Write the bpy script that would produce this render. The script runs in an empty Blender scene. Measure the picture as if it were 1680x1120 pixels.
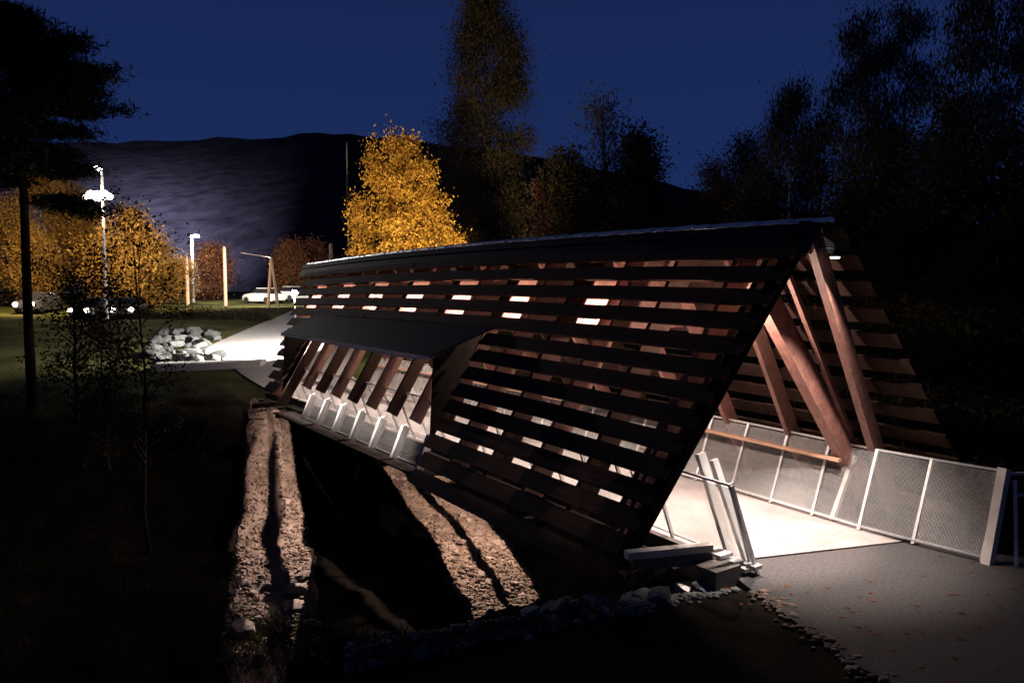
import bpy, math, random
import numpy as np
from mathutils import Vector, Matrix, noise
random.seed(7); rng = np.random.default_rng(7)
SC = bpy.context.scene; COL = SC.collection
R = math.radians
c = 3.9                                   # metres of camera height above the deck
TH, X0, D0 = 0.6019, 1.168 * c, 2.770 * c  # heading of the bridge seen from the viewpoint
CT, ST = math.cos(TH), math.sin(TH)
CAMX, CAMY, CAMZ = -(X0 * CT + D0 * ST), X0 * ST - D0 * CT, c

# ---------------------------------------------------------------- camera
cd = bpy.data.cameras.new('camera'); cam = bpy.data.objects.new('camera', cd); COL.objects.link(cam)
cd.lens = 26.0; cd.sensor_width = 36; cd.clip_end = 3000; cd.clip_start = 0.05
cam.location = (CAMX, CAMY, CAMZ); cam.rotation_euler = (R(90 - 4.01), 0, -TH)
SC.camera = cam
# ---------------------------------------------------------------- night sky
w = bpy.data.worlds.new('World'); SC.world = w; w.use_nodes = True
wn, wl = w.node_tree.nodes, w.node_tree.links
bg = wn['Background']; tc = wn.new('ShaderNodeTexCoord'); sx = wn.new('ShaderNodeSeparateXYZ'); cr = wn.new('ShaderNodeValToRGB')
wl.new(tc.outputs['Generated'], sx.inputs[0]); wl.new(sx.outputs['Z'], cr.inputs[0]); wl.new(cr.outputs[0], bg.inputs[0])
e = cr.color_ramp.elements
e[0].position = 0.0; e[0].color = (0.050, 0.125, 0.46, 1)
e[1].position = 0.6; e[1].color = (0.030, 0.055, 0.20, 1)
x = e.new(0.18); x.color = (0.050, 0.120, 0.50, 1)
x = e.new(0.36); x.color = (0.042, 0.094, 0.41, 1)
bg.inputs[1].default_value = 0.2
# faint moonlight
sd = bpy.data.lights.new('moonlight', 'SUN'); so = bpy.data.objects.new('moonlight', sd); COL.objects.link(so)
sd.energy = 0.0015; sd.angle = R(2); sd.color = (0.75, 0.85, 1.0); so.rotation_euler = (R(40), 0, R(-70))
SC.view_settings.view_transform = 'Standard'; SC.view_settings.look = 'None'
SC.view_settings.exposure = 0; SC.view_settings.gamma = 1
SC.render.engine = 'CYCLES'
cy = SC.cycles
cy.use_denoising = True; cy.max_bounces = 5; cy.diffuse_bounces = 3; cy.glossy_bounces = 2; cy.transparent_max_bounces = 8
cy.sample_clamp_indirect = 4; cy.use_light_tree = True
try: cy.denoiser = 'OPENIMAGEDENOISE'
except Exception: pass

# ---------------------------------------------------------------- helpers
def px(x, y, D):
    """a point D metres in front of the viewpoint (photo pixel coordinates of the 1680 wide picture)"""
    X = (x - 840) / 1213 * D; Z = CAMZ - (y - 475) / 1213 * D
    dX, dD = X - X0, D - D0
    return Vector((CT * dX + ST * dD, -ST * dX + CT * dD, Z))
def depth(x, y): return (x - CAMX) * ST + (y - CAMY) * CT

def tag(o, label=None, cat=None, group=None, kind=None):
    if label: o['label'] = label
    if cat: o['category'] = cat
    if group: o['group'] = group
    if kind: o['kind'] = kind
    return o
def empty(name, loc=(0, 0, 0), rz=0):
    o = bpy.data.objects.new(name, None); COL.objects.link(o); o.location = loc; o.rotation_euler = (0, 0, rz); o.empty_display_size = .1
    return o
def link_mesh(name, me, parent=None, loc=None, rot=None, scale=None):
    o = bpy.data.objects.new(name, me); COL.objects.link(o)
    if parent: o.parent = parent
    if loc is not None: o.location = loc
    if rot is not None: o.rotation_euler = rot
    if scale is not None: o.scale = scale
    return o
class MB:
    def __init__(s): s.v, s.f = [], []
    def add(s, vs, fs):
        n = len(s.v); s.v += [tuple(v) for v in vs]; s.f += [tuple(i + n for i in f) for f in fs]; return s
    def hexa(s, p):            # p: 8 points, bottom ring 0-3, top ring 4-7
        return s.add(p, [(0, 3, 2, 1), (4, 5, 6, 7), (0, 1, 5, 4), (1, 2, 6, 5), (2, 3, 7, 6), (3, 0, 4, 7)])
    def box(s, cx, cy_, cz, sx_, sy_, sz_):
        a, b, d = sx_ / 2, sy_ / 2, sz_ / 2
        return s.hexa([(cx - a, cy_ - b, cz - d), (cx + a, cy_ - b, cz - d), (cx + a, cy_ + b, cz - d), (cx - a, cy_ + b, cz - d),
                       (cx - a, cy_ - b, cz + d), (cx + a, cy_ - b, cz + d), (cx + a, cy_ + b, cz + d), (cx - a, cy_ + b, cz + d)])
    def beam(s, a, b, wd, ht, up=(0, 0, 1)):
        """rectangular bar from a to b: wd across, ht along up"""
        a, b = Vector(a), Vector(b); d = (b - a).normalized(); up = Vector(up)
        side = d.cross(up).normalized(); u2 = side.cross(d).normalized()
        q = [side * sx_ * wd / 2 + u2 * sy_ * ht / 2 for sx_, sy_ in ((-1, -1), (1, -1), (1, 1), (-1, 1))]
        return s.hexa([a + k for k in q] + [b + k for k in q])
    def tube(s, pts, rads, n=8, cap=True):
        pts = [Vector(p) for p in pts]
        if not hasattr(rads, '__len__'): rads = [rads] * len(pts)
        base = len(s.v)
        for i, p in enumerate(pts):
            d = (pts[min(i + 1, len(pts) - 1)] - pts[max(i - 1, 0)]).normalized()
            a = d.cross(Vector((0.31, 0.95, 0.05)) if abs(d.z) > .5 else Vector((0, 0, 1))).normalized(); b = d.cross(a)
            for k in range(n):
                t = 2 * math.pi * k / n
                s.v.append(tuple(p + (a * math.cos(t) + b * math.sin(t)) * rads[i]))
        for i in range(len(pts) - 1):
            for k in range(n):
                s.f.append((base + i * n + k, base + i * n + (k + 1) % n, base + (i + 1) * n + (k + 1) % n, base + (i + 1) * n + k))
        if cap:
            s.f.append(tuple(base + k for k in range(n))[::-1]); s.f.append(tuple(base + (len(pts) - 1) * n + k for k in range(n)))
        return s
    def mesh(s, name, m, smooth=False):
        me = bpy.data.meshes.new(name); me.from_pydata(s.v, [], s.f); me.materials.append(m)
        if smooth: me.polygons.foreach_set('use_smooth', [True] * len(me.polygons))
        me.update(); return me
    def build(s, name, m, parent=None, smooth=False): return link_mesh(name, s.mesh(name, m, smooth), parent)
def np_mesh(name, V, F, m, smooth=False):
    """V (n,3), F (k,3|4) arrays"""
    me = bpy.data.meshes.new(name); F = np.asarray(F); k = F.shape[1]
    me.vertices.add(len(V)); me.vertices.foreach_set('co', np.asarray(V, 'f').ravel())
    me.loops.add(F.size); me.loops.foreach_set('vertex_index', F.astype('i').ravel())
    me.polygons.add(len(F)); me.polygons.foreach_set('loop_start', np.arange(0, F.size, k, dtype='i'))
    me.polygons.foreach_set('loop_total', np.full(len(F), k, 'i'))
    me.materials.append(m); me.update(calc_edges=True); me.validate()
    if smooth: me.polygons.foreach_set('use_smooth', [True] * len(me.polygons))
    return me

# ---------------------------------------------------------------- materials
def mat(name, base, rough=.7, var=.25, scale=6., stretch=(1, 1, 1), metal=0, bump=.2, bscale=None, col2=None, trans=0, coords='Object', spec=.5, wave=False):
    m = bpy.data.materials.new(name); m.use_nodes = True; N, L = m.node_tree.nodes, m.node_tree.links
    p = N['Principled BSDF']; p.inputs['Roughness'].default_value = rough; p.inputs['Metallic'].default_value = metal
    p.inputs['Specular IOR Level'].default_value = spec
    t = N.new('ShaderNodeTexCoord'); mp = N.new('ShaderNodeMapping'); mp.inputs['Scale'].default_value = stretch
    L.new(t.outputs[coords], mp.inputs[0])
    nz = N.new('ShaderNodeTexNoise'); nz.inputs['Scale'].default_value = scale; nz.inputs['Detail'].default_value = 7; nz.inputs['Roughness'].default_value = .65
    L.new(mp.outputs[0], nz.inputs['Vector'])
    r = N.new('ShaderNodeValToRGB'); L.new(nz.outputs['Fac'], r.inputs[0])
    r.color_ramp.elements[0].position = .3; r.color_ramp.elements[1].position = .72
    b = Vector(base); d = b * (1 - var); u = (Vector(col2) if col2 else b * (1 + var))
    r.color_ramp.elements[0].color = (*d, 1); r.color_ramp.elements[1].color = (*u, 1)
    out = r.outputs[0]
    oi = N.new('ShaderNodeObjectInfo'); mx = N.new('ShaderNodeMixRGB'); mx.blend_type = 'MULTIPLY'; mx.inputs[0].default_value = 1
    rr = N.new('ShaderNodeMapRange'); rr.inputs[3].default_value = .78; rr.inputs[4].default_value = 1.2
    L.new(oi.outputs['Random'], rr.inputs[0]); L.new(rr.outputs[0], mx.inputs[2]); L.new(out, mx.inputs[1]); L.new(mx.outputs[0], p.inputs['Base Color'])
    if bump:
        bn = N.new('ShaderNodeTexNoise'); bn.inputs['Scale'].default_value = bscale or scale * 4; bn.inputs['Detail'].default_value = 5
        L.new(mp.outputs[0], bn.inputs['Vector'])
        bp = N.new('ShaderNodeBump'); bp.inputs['Strength'].default_value = bump; bp.inputs['Distance'].default_value = .03
        L.new(bn.outputs['Fac'], bp.inputs['Height']); L.new(bp.outputs[0], p.inputs['Normal'])
    if trans:
        tr = N.new('ShaderNodeBsdfTranslucent'); ms = N.new('ShaderNodeMixShader'); ms.inputs[0].default_value = trans
        L.new(mx.outputs[0], tr.inputs[0]); L.new(p.outputs[0], ms.inputs[1]); L.new(tr.outputs[0], ms.inputs[2]); L.new(ms.outputs[0], N['Material Output'].inputs[0])
    return m
def emis(name, col, s):
    m = bpy.data.materials.new(name); m.use_nodes = True; p = m.node_tree.nodes['Principled BSDF']
    p.inputs['Base Color'].default_value = (.8, .8, .8, 1); p.inputs['Emission Color'].default_value = (*col, 1); p.inputs['Emission Strength'].default_value = s
    return m
M = {}
M['wood'] = mat('stained_wood', (.078, .030, .020), .85, .45, 3.5, (6, .5, 6), bump=.35, bscale=18, spec=.15)
M['wood_x'] = mat('stained_wood_cross', (.15, .066, .05), .6, .42, 3., (2, 5, 2), bump=.35, bscale=16)
M['wood_shade'] = mat('shaded_stained_wood', (.024, .012, .009), .8, .4, 3.5, (6, .5, 6), bump=.3, bscale=18, spec=.1)  # darker copy of the stained wood, shade put into its colour
M['wood_dk'] = mat('dark_stained_wood', (.035, .019, .015), .65, .4, 3.5, (6, .5, 6), bump=.3, bscale=18)
M['oldwood'] = mat('grey_weathered_wood', (.08, .07, .062), .8, .35, 4, (4, .6, 4), bump=.3)
M['handrail'] = mat('handrail_wood', (.42, .24, .16), .5, .3, 4, (5, .5, 5), bump=.2)
M['roof'] = mat('dark_roof_metal', (.010, .013, .024), .7, .2, 3, bump=.05, metal=.0, spec=.07)
M['roof_cap'] = mat('pale_ridge_metal', (.62, .62, .64), .3, .2, 3, bump=.05, metal=.7)
M['galv'] = mat('galvanised_steel', (.55, .55, .56), .45, .2, 14, bump=.08, metal=.55)
M['wire'] = mat('wire_mesh_steel', (.6, .59, .58), .6, .15, 10, bump=0, metal=.4)
M['dark_wire'] = mat('dull_wire_mesh', (.10, .10, .095), .7, .15, 10, bump=0)
M['white'] = mat('white_painted_timber', (.8, .78, .75), .5, .08, 5, bump=.05)
M['asphalt'] = mat('asphalt', (.052, .048, .048), .88, .55, 22, bump=.8, bscale=160)
M['deck'] = mat('deck_surface', (.24, .205, .195), .8, .38, 1.1, bump=.3, bscale=60)
M['concrete'] = mat('concrete', (.38, .35, .33), .85, .25, 4, bump=.3)
M['soil'] = mat('soil_and_leaves', (.006, .005, .004), .95, .6, 2.2, bump=.9, bscale=14, col2=(.015, .011, .008), spec=.04)
M['grass'] = mat('grass_ground', (.035, .05, .016), .95, .5, .8, bump=.8, bscale=10, col2=(.10, .115, .035))
M['lit_soil'] = mat('stripe_lit_brown_soil', (.10, .066, .050), .95, .5, 1.6, bump=1., bscale=16, col2=(.20, .148, .122), spec=.1)  # brown soil kept pale only where the light stripes fall
M['rock'] = mat('rock', (.13, .095, .08), .85, .5, 3, bump=.6, bscale=14, col2=(.30, .22, .19))
M['rock_dk'] = mat('dark_rock', (.13, .135, .13), .85, .4, 3, bump=.6, bscale=12)
M['gravel'] = mat('gravel', (.075, .05, .038), .9, .5, 5, bump=.6, bscale=30, col2=(.20, .135, .10))
M['bark'] = mat('bark', (.03, .024, .02), .95, .4, 6, (1, 1, .3), bump=.6, spec=.05)
M['birch_bark'] = mat('birch_bark', (.30, .28, .26), .8, .5, 5, (1, 1, 3), bump=.3)
def leafmat(n, a, b, t=.3): return mat(n, a, .8, .55, 1.3, bump=0, col2=b, trans=t, spec=.12)
M['needle'] = leafmat('pine_needles', (.012, .016, .009), (.024, .027, .013), .1)
M['yellow'] = leafmat('yellow_autumn_leaves', (.36, .17, .025), (.70, .44, .09), .4)
M['olive'] = leafmat('olive_leaves', (.02, .02, .010), (.04, .034, .016), .25)
M['gold'] = leafmat('golden_leaves', (.24, .14, .03), (.42, .25, .07), .35)
M['brown'] = leafmat('brown_leaves', (.13, .055, .025), (.24, .10, .045), .3)
M['twig'] = leafmat('fine_twigs', (.05, .045, .036), (.10, .085, .06), .2)
M['dim'] = leafmat('dark_leaves', (.02, .02, .011), (.045, .036, .017), .2)
M['poplar'] = leafmat('poplar_leaves', (.07, .062, .04), (.12, .095, .055), .3)
M['hill'] = mat('wooded_hill', (.022, .025, .030), .95, .5, .11, (1, 1, 1), bump=0, col2=(.05, .05, .058), spec=0)
M['car_white'] = mat('white_car_paint', (.75, .75, .75), .3, .04, 2, bump=0)
M['car_dark'] = mat('dark_car_paint', (.05, .05, .06), .3, .05, 2, bump=0)
M['glass'] = mat('dark_glass', (.02, .02, .025), .1, .1, 2, bump=0)
M['rubber'] = mat('rubber', (.02, .02, .02), .8, .2, 5, bump=0)
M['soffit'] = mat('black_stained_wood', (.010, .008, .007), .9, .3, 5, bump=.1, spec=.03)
M['velvet'] = mat('matt_black_slit_box', (.001, .001, .001), 1, .1, 5, bump=0, spec=0)
M['black'] = mat('black_metal', (.015, .015, .016), .6, .2, 5, bump=0)
M['pole'] = mat('pale_pole', (.55, .52, .48), .5, .15, 4, bump=0)
M['timber'] = mat('bright_timber', (.55, .36, .26), .6, .2, 4, (4, 4, .5), bump=.1)
M['lamp_w'] = emis('lamp_glass', (1, .86, .76), 14)
M['lamp_y'] = emis('floodlight_glass', (1, .84, .6), 60)
M['lamp_c'] = emis('street_lamp_glass', (.95, .93, 1), 40)
M['head'] = emis('headlight_glass', (1, .88, .65), 25)
M['marker'] = emis('marker_glow', (1, .9, .8), 3)

# ---------------------------------------------------------------- terrain
SK = .33
def sm(a, b, x):
    t = np.clip((x - a) / (b - a), 0, 1); return t * t * (3 - 2 * t)
def vnoise(x, y, f, seed=0):
    x = np.atleast_1d(x) * f + seed * 17.3; y = np.atleast_1d(y) * f + seed * 9.1
    xi, yi = np.floor(x), np.floor(y); fx, fy = x - xi, y - yi
    h = lambda a, b: (np.sin(a * 127.1 + b * 311.7) * 43758.5453) % 1
    fx = fx * fx * (3 - 2 * fx); fy = fy * fy * (3 - 2 * fy)
    return (h(xi, yi) * (1 - fx) + h(xi + 1, yi) * fx) * (1 - fy) + (h(xi, yi + 1) * (1 - fx) + h(xi + 1, yi + 1) * fx) * fy - .5
def height(x, y):
    x = np.atleast_1d(np.asarray(x, float)); y = np.atleast_1d(np.asarray(y, float))
    t = y + SK * x; D = (x - CAMX) * ST + (y - CAMY) * CT
    zp = np.minimum(2.3, np.maximum(0, (6.7 - D) * .52)) - .035
    zf = np.interp(t, [17, 21.5, 35, 58, 92, 140, 4000], [-.5, -.08, .95, 2.3, 3.25, 3.3, 3.3])
    # far plateau lifts gently to the right, hidden by the bridge
    a = np.maximum(sm(-1.05, 2.5, t), (1 - sm(-7.9, -6.9, x)) * sm(-3.5, -.8, y)); b = sm(12.0, 19.5, t)
    floor = -3.0 + .35 * vnoise(x, y, .25)
    z = zp * (1 - a) + floor * a
    z = z * (1 - b) + zf * b
    rough = (a * (1 - b))
    z = z + rough * (.22 * vnoise(x, y, .9, 1) + .10 * vnoise(x, y, 2.6, 2) + .05 * vnoise(x, y, 6.5, 6)) + .02 * vnoise(x, y, 2., 3) * (1 - rough)
    far = sm(25, 60, t)
    z = z + far * .25 * vnoise(x, y, .12, 4)
    # keep the way onto the bridge flat
    return z
def hz(x, y): return float(height(x, y)[0])
def drop(x, y, tmin=-99):
    """where the sight line through a photo pixel meets the ground"""
    D = np.arange(2.2, 200, .05)
    X = (x - 840) / 1213 * D; Z = CAMZ - (y - 475) / 1213 * D
    U = CT * (X - X0) + ST * (D - D0); S = -ST * (X - X0) + CT * (D - D0)
    h = height(U, S); k = np.where((Z < h) & (D > 7) & (S + SK * U > tmin))[0]
    i = k[0] if len(k) else len(D) - 1
    return Vector((U[i], S[i], h[i]))
def grid_mesh(name, us, ss, m, zo=0):
    U, S = np.meshgrid(us, ss); Z = height(U.ravel(), S.ravel()) + zo
    V = np.stack([U.ravel(), S.ravel(), Z], 1); nu, ns = len(us), len(ss)
    i = np.arange(nu - 1)[None, :] + nu * np.arange(ns - 1)[:, None]; i = i.ravel()
    F = np.stack([i, i + 1, i + 1 + nu, i + nu], 1)
    return np_mesh(name, V, F, m, True)
us = np.concatenate([[-900, -500, -250, -140, -90, -60, -42, -32], np.arange(-25, 18, .22), [19, 21, 24, 28, 34, 42, 55, 75, 110, 160, 260, 500, 900]])
ss = np.concatenate([[-300, -100, -50, -30, -20, -15, -12], np.arange(-10, 26, .22), np.arange(27, 60, 1.2), [65, 72, 80, 90, 105, 125, 150, 190, 260, 400, 700, 1200]])
g = link_mesh('ground', grid_mesh('ground', us, ss, M['soil'])); g['kind'] = 'structure'
# ground material: soil in the ravine, grass on the far side and left
m = M['soil']; N, L = m.node_tree.nodes, m.node_tree.links
p = N['Principled BSDF']; old = p.inputs['Base Color'].links[0].from_socket
geo = N.new('ShaderNodeNewGeometry'); sp = N.new('ShaderNodeSeparateXYZ'); L.new(geo.outputs['Position'], sp.inputs[0])
mr = N.new('ShaderNodeMapRange'); mr.inputs[1].default_value = 19; mr.inputs[2].default_value = 26; L.new(sp.outputs['Y'], mr.inputs[0])
nz = N.new('ShaderNodeTexNoise'); nz.inputs['Scale'].default_value = .35; nz.inputs['Detail'].default_value = 8
L.new(geo.outputs['Position'], nz.inputs['Vector'])
gr = N.new('ShaderNodeValToRGB'); gr.color_ramp.elements[0].color = (.03, .032, .010, 1); gr.color_ramp.elements[1].color = (.115, .115, .04, 1)
gr.color_ramp.elements[0].position = .35; gr.color_ramp.elements[1].position = .65
L.new(nz.outputs['Fac'], gr.inputs[0]); mx = N.new('ShaderNodeMixRGB'); L.new(mr.outputs[0], mx.inputs[0]); L.new(old, mx.inputs[1]); L.new(gr.outputs[0], mx.inputs[2])
L.new(mx.outputs[0], p.inputs['Base Color'])

def ribbon(name, pts, widths, m, zo, th=.0, kind='structure', n=6):
    """a path laid over the ground: pts (x, y) centre line"""
    P = []
    for i in range(len(pts) - 1):
        for k in range(n):
            t = k / n; P.append((pts[i][0] * (1 - t) + pts[i + 1][0] * t, pts[i][1] * (1 - t) + pts[i + 1][1] * t, widths[i] * (1 - t) + widths[i + 1] * t))
    P.append((*pts[-1], widths[-1]))
    V = []; K = 9
    for i, (x, y, wd) in enumerate(P):
        a, b = P[max(i - 1, 0)], P[min(i + 1, len(P) - 1)]
        d = Vector((b[0] - a[0], b[1] - a[1])).normalized(); nn = Vector((d.y, -d.x))
        for k in range(K):
            q = (k / (K - 1) - .5) * wd; V.append((x + nn.x * q, y + nn.y * q))
    V = np.array(V); Z = height(V[:, 0], V[:, 1]) + zo
    i = (np.arange(K - 1)[None, :] + K * np.arange(len(P) - 1)[:, None]).ravel()
    F = np.stack([i, i + 1, i + 1 + K, i + K], 1)
    o = link_mesh(name, np_mesh(name, np.column_stack([V, Z]), F, m, True)); o['kind'] = kind; return o

# near path: a flat asphalt apron in front of the bridge, its left edge the top of the bank
def poly_slab(name, pts, z1, z0, m, kind=None, parent=None):
    n = len(pts); mb = MB(); mb.add([(x, y, z1) for x, y in pts] + [(x, y, z0) for x, y in pts],
        [tuple(range(n)), tuple(range(2 * n - 1, n - 1, -1))] + [(i, i + n, (i + 1) % n + n, (i + 1) % n) for i in range(n)])
    o = mb.build(name, m, parent)
    if kind: o['kind'] = kind
    return o
poly_slab('path', [(-1.60, .50), (1.62, -.58), (3.0, -3.3), (9, -12.5), (-1, -13), (-3.0, -6), (-2.7, -2.2), (-2.0, -.4)][::-1], .0, -.5, M['asphalt'], 'structure')

# far path
ribbon('far_path', [(.2, 21.0), (.6, 26), (2.6, 33), (8.5, 44), (14.5, 56), (22, 80)], [3.4, 4.4, 8.0, 7.5, 5.5, 4], M['concrete'], .05)
# hill
def hill():
    n = 120; V = []; F = []
    xs = np.linspace(-900, 2300, n)
    prof = [(-900, 210), (0, 240), (200, 238), (330, 236), (430, 236), (520, 223), (590, 226), (700, 240), (850, 258), (1000, 285), (1200, 330), (1500, 380), (1900, 400), (2300, 410)]
    for i, xx in enumerate(xs):
        top = np.interp(xx, [q[0] for q in prof], [q[1] for q in prof])
        for k in range(14):
            f = k / 13; D = 230 + 300 * f ** 1.2
            topz = CAMZ + (475 - top) / 1213 * 530
            z = 2.5 + (topz - 2.5) * (f ** .9) + 2.5 * noise.noise(Vector((xx * .012, f * 5, 0))) * f + (1.6 * (noise.noise(Vector((xx * .09, f * 20, 3))) + random.random() * .7) if k == 13 else 0)
            q = px(xx, 475, D); V.append((q.x, q.y, z))
    for i in range(n - 1):
        for k in range(13): a = i * 14 + k; F.append((a, a + 14, a + 15, a + 1))
    o = link_mesh('hill', np_mesh('hill', np.array(V), np.array(F), M['hill'], True)); o['kind'] = 'structure'
hill()

# ---------------------------------------------------------------- bridge frame of reference (u across, s along, z up, all x c)
H, K, LEN, CB = 1.262, 1.65, 5.5, .035
def camber(s): return CB * (1 - ((s - LEN / 2) / (LEN / 2)) ** 2) if -.05 < s < LEN + .05 else 0
def B(u, s, z): return Vector((u * c, s * c, (z + camber(s)) * c))
def wall_u(z): return (H - z) / K
ALP = math.atan(K)
bridge = empty('covered_bridge', B(0, 0, 0))
tag(bridge, 'long covered timber footbridge with slatted leaning sides, dark metal ridge roof and lamps glowing inside', 'bridge')
# deck
N_S = 14
def strip(name, u0, u1, z0, z1, m, s0=0., s1=LEN, n=N_S, parent=bridge, skew=True):
    mb = MB()
    def ring(s):
        f = lambda u: (s - SK * u) if skew and s < .01 else s
        return [B(u0, f(u0), z0), B(u1, f(u1), z0), B(u1, f(u1), z1), B(u0, f(u0), z1)]
    rs = [ring(s0 + (s1 - s0) * i / n) for i in range(n + 1)]
    V = [v for r in rs for v in r]; F = []
    for i in range(n):
        for k in range(4): F.append((4 * i + k, 4 * i + (k + 1) % 4, 4 * i + 4 + (k + 1) % 4, 4 * i + 4 + k))
    F += [(3, 2, 1, 0), (4 * n, 4 * n + 1, 4 * n + 2, 4 * n + 3)]
    mb.add(V, F); return mb.build(name, m, parent)
DW = .385
strip('deck', -DW + .002, DW - .002, -.035, .002, M['deck'])
for sgn in (-1, 1):
    strip('edge_beam', sgn * DW, sgn * (DW + .03), -.10, .012, M['oldwood'])
    strip('girder', sgn * .2, sgn * .26, -.17, -.037, M['wood_dk'])
for i in range(8):
    s = .3 + i * .68
    MB().beam(B(-.74, s, -.045) , B(.74, s, -.045), .14, .16).build('cross_beam', M['soffit'], bridge)

# wall bottoms: sill beams
for sgn in (-1, 1):
    mb = MB(); s0 = .24 if sgn < 0 else -.16; s1 = 4.75
    for a_, b_ in ([(s0, 1.84), (4.42, 4.75)] if sgn < 0 else [(s0, s1)]):
        MB().beam(B(sgn * .70, a_, .085), B(sgn * .70, b_, .085), .12, .18).build('sill_beam', M['wood_dk'], bridge)

# rafters
def rafter(sgn, s_top, s_bot, zt, zb, name='rafter', wd=.09, dp=.30, off=.0, m=None):
    a = B(sgn * (wall_u(zt) - off), s_top, zt); b = B(sgn * (wall_u(zb) - off), s_bot, zb)
    nrm = Vector((sgn * math.sin(ALP), 0, math.cos(ALP)))
    return MB().beam(a, b, wd, dp, nrm).build(name, m or M['wood_x'], bridge)
left_s = [1.90 + .313 * k for k in range(-5, 11)]
for k, s in enumerate(left_s):
    inbay = 1.85 < s < 4.45
    zt = 1.22; zb = .20 if inbay else .03
    if s > 4.4: zb = H - K * min(.74, (5.55 - s) / 1.15)
    rafter(-1, s, s, zt, max(zb, .03), off=.06, dp=.30 if inbay else .42, m=M['wood_x'] if k % 2 == 0 else M['wood_shade'])  # every other rafter darkened in colour to look shaded
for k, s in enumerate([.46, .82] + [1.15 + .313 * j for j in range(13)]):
    rafter(1, s - .01, s + .02, 1.22, .03, off=.06, m=M['wood_x'] if k < 2 or k % 2 == 0 else M['wood_shade'])  # alternate rafters coloured dark to stand in for shade
rafter(1, .045, .08, 1.24, .03, wd=.13, dp=.26, off=.05)             # portal rafter
rafter(1, .215, .165, 1.1, .2, wd=.08, dp=.08, off=.05, name='batten')
rafter(1, .33, .145, 1.05, .1, wd=.20, dp=.40, off=.11)              # wide raked rafter catching the light
rafter(-1, .33, .42, 1.15, .06, wd=.12, dp=.22, off=.06)
rafter(-1, .20, .31, 1.22, .06, wd=.12, dp=.22, off=.06)
# barge boards: left near end is a clean dark edge
def barge(sgn, pts, wd, m):
    """board along the end of a wall; pts = (s, z) top and bottom"""
    (sa, za), (sb, zb) = pts
    nrm = Vector((sgn * math.sin(ALP), 0, math.cos(ALP)))
    a = B(sgn * (wall_u(za)), sa, za) + nrm * .06; b = B(sgn * (wall_u(zb)), sb, zb) + nrm * .06
    return MB().beam(a, b, wd, .17, nrm).build('barge_board', M['soffit'], bridge)
barge(-1, [(.055, 1.235), (.262, .05)], .20, M['wood_dk'])
# added baffle boards under the ridge, keeping each lamp's glow apart
for k in range(9):
    s = .36 + .64 * k
    for ds in (-.125, .125):
        if .6 < s + ds < 5.2:
            zt_, zb_ = 1.02, .80; V = []
            for sv in (s + ds - .008, s + ds + .008): V += [B(-wall_u(zb_) - .01, sv, zb_), B(wall_u(zb_) + .01, sv, zb_), B(wall_u(zt_) + .01, sv, zt_), B(-wall_u(zt_) - .01, sv, zt_)]
            MB().hexa(V).build('light_baffle', M['wood_x'], bridge)
MB().beam(B(-.05, .06, 1.165), B(.065, .06, 1.165), .05, .26).build('portal_plate', M['handrail'], bridge)

# slats: boards laid like louvres, outer edge lower
def slat(sgn, z, sa, sb, k, m=None):
    dep, th, tilt = .31, .045, R(46)
    u = wall_u(z); segs = max(1, int(round((sb - sa) * c / 3.2)))
    dirv = Vector((sgn * math.cos(tilt), 0, -math.sin(tilt))); nv = Vector((sgn * math.sin(tilt), 0, math.cos(tilt)))
    for i in range(segs):
        a0 = sa + (sb - sa) * i / segs + (.0012 if i else 0); a1 = sa + (sb - sa) * (i + 1) / segs - .0012
        j = [random.uniform(-.008, .008) for _ in range(2)]
        mb = MB(); P = []
        for q, ss_ in ((0, a0), (1, a1)):
            ctr = B(sgn * u, ss_, z) + Vector((sgn * .14, 0, .02 + j[q]))
            P.append([ctr - dirv * dep / 2 - nv * th / 2, ctr + dirv * dep / 2 - nv * th / 2, ctr + dirv * dep / 2 + nv * th / 2, ctr - dirv * dep / 2 + nv * th / 2])
        mb.hexa(P[0] + P[1]); mb.build('slat', m or M['wood'], bridge)
bayb, bayf = 1.84, 4.42
for k in range(-1, 11):
    z = .256 + .088 * k; u = wall_u(z)
    near = SK * u + .012; far = 5.5 - 1.15 * u
    if z < .775: slat(-1, z, near, bayb - .10 * max(0, (z - .2)), k); slat(-1, z, bayf, far, k)
    else: slat(-1, z, near, far, k)
for z in (.082, -.004): slat(-1, z, .27, 1.82, 0)
for k in range(0, 11):
    z = .19 + .101 * k; u = wall_u(z)
    slat(1, z, -SK * u - .03, 5.45 - 1.0 * u, k, M['wood_shade'])  # right slats darkened in colour to look unlit

for k in range(0, 15):  # added boards beside the deck, blocking lamp spill below
    s0_, s1_ = .25 + .31 * k, .25 + .31 * (k + 1) - .004
    for sgn in (-1, 1):
        for j in range(1):
            ua = .425 + .097 * j; MB().beam(B(sgn * (ua + .045), s0_, -.045), B(sgn * (ua + .045), s1_, -.045), .35, .03).build('light_skirt_board', M['soffit'], bridge)
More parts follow.
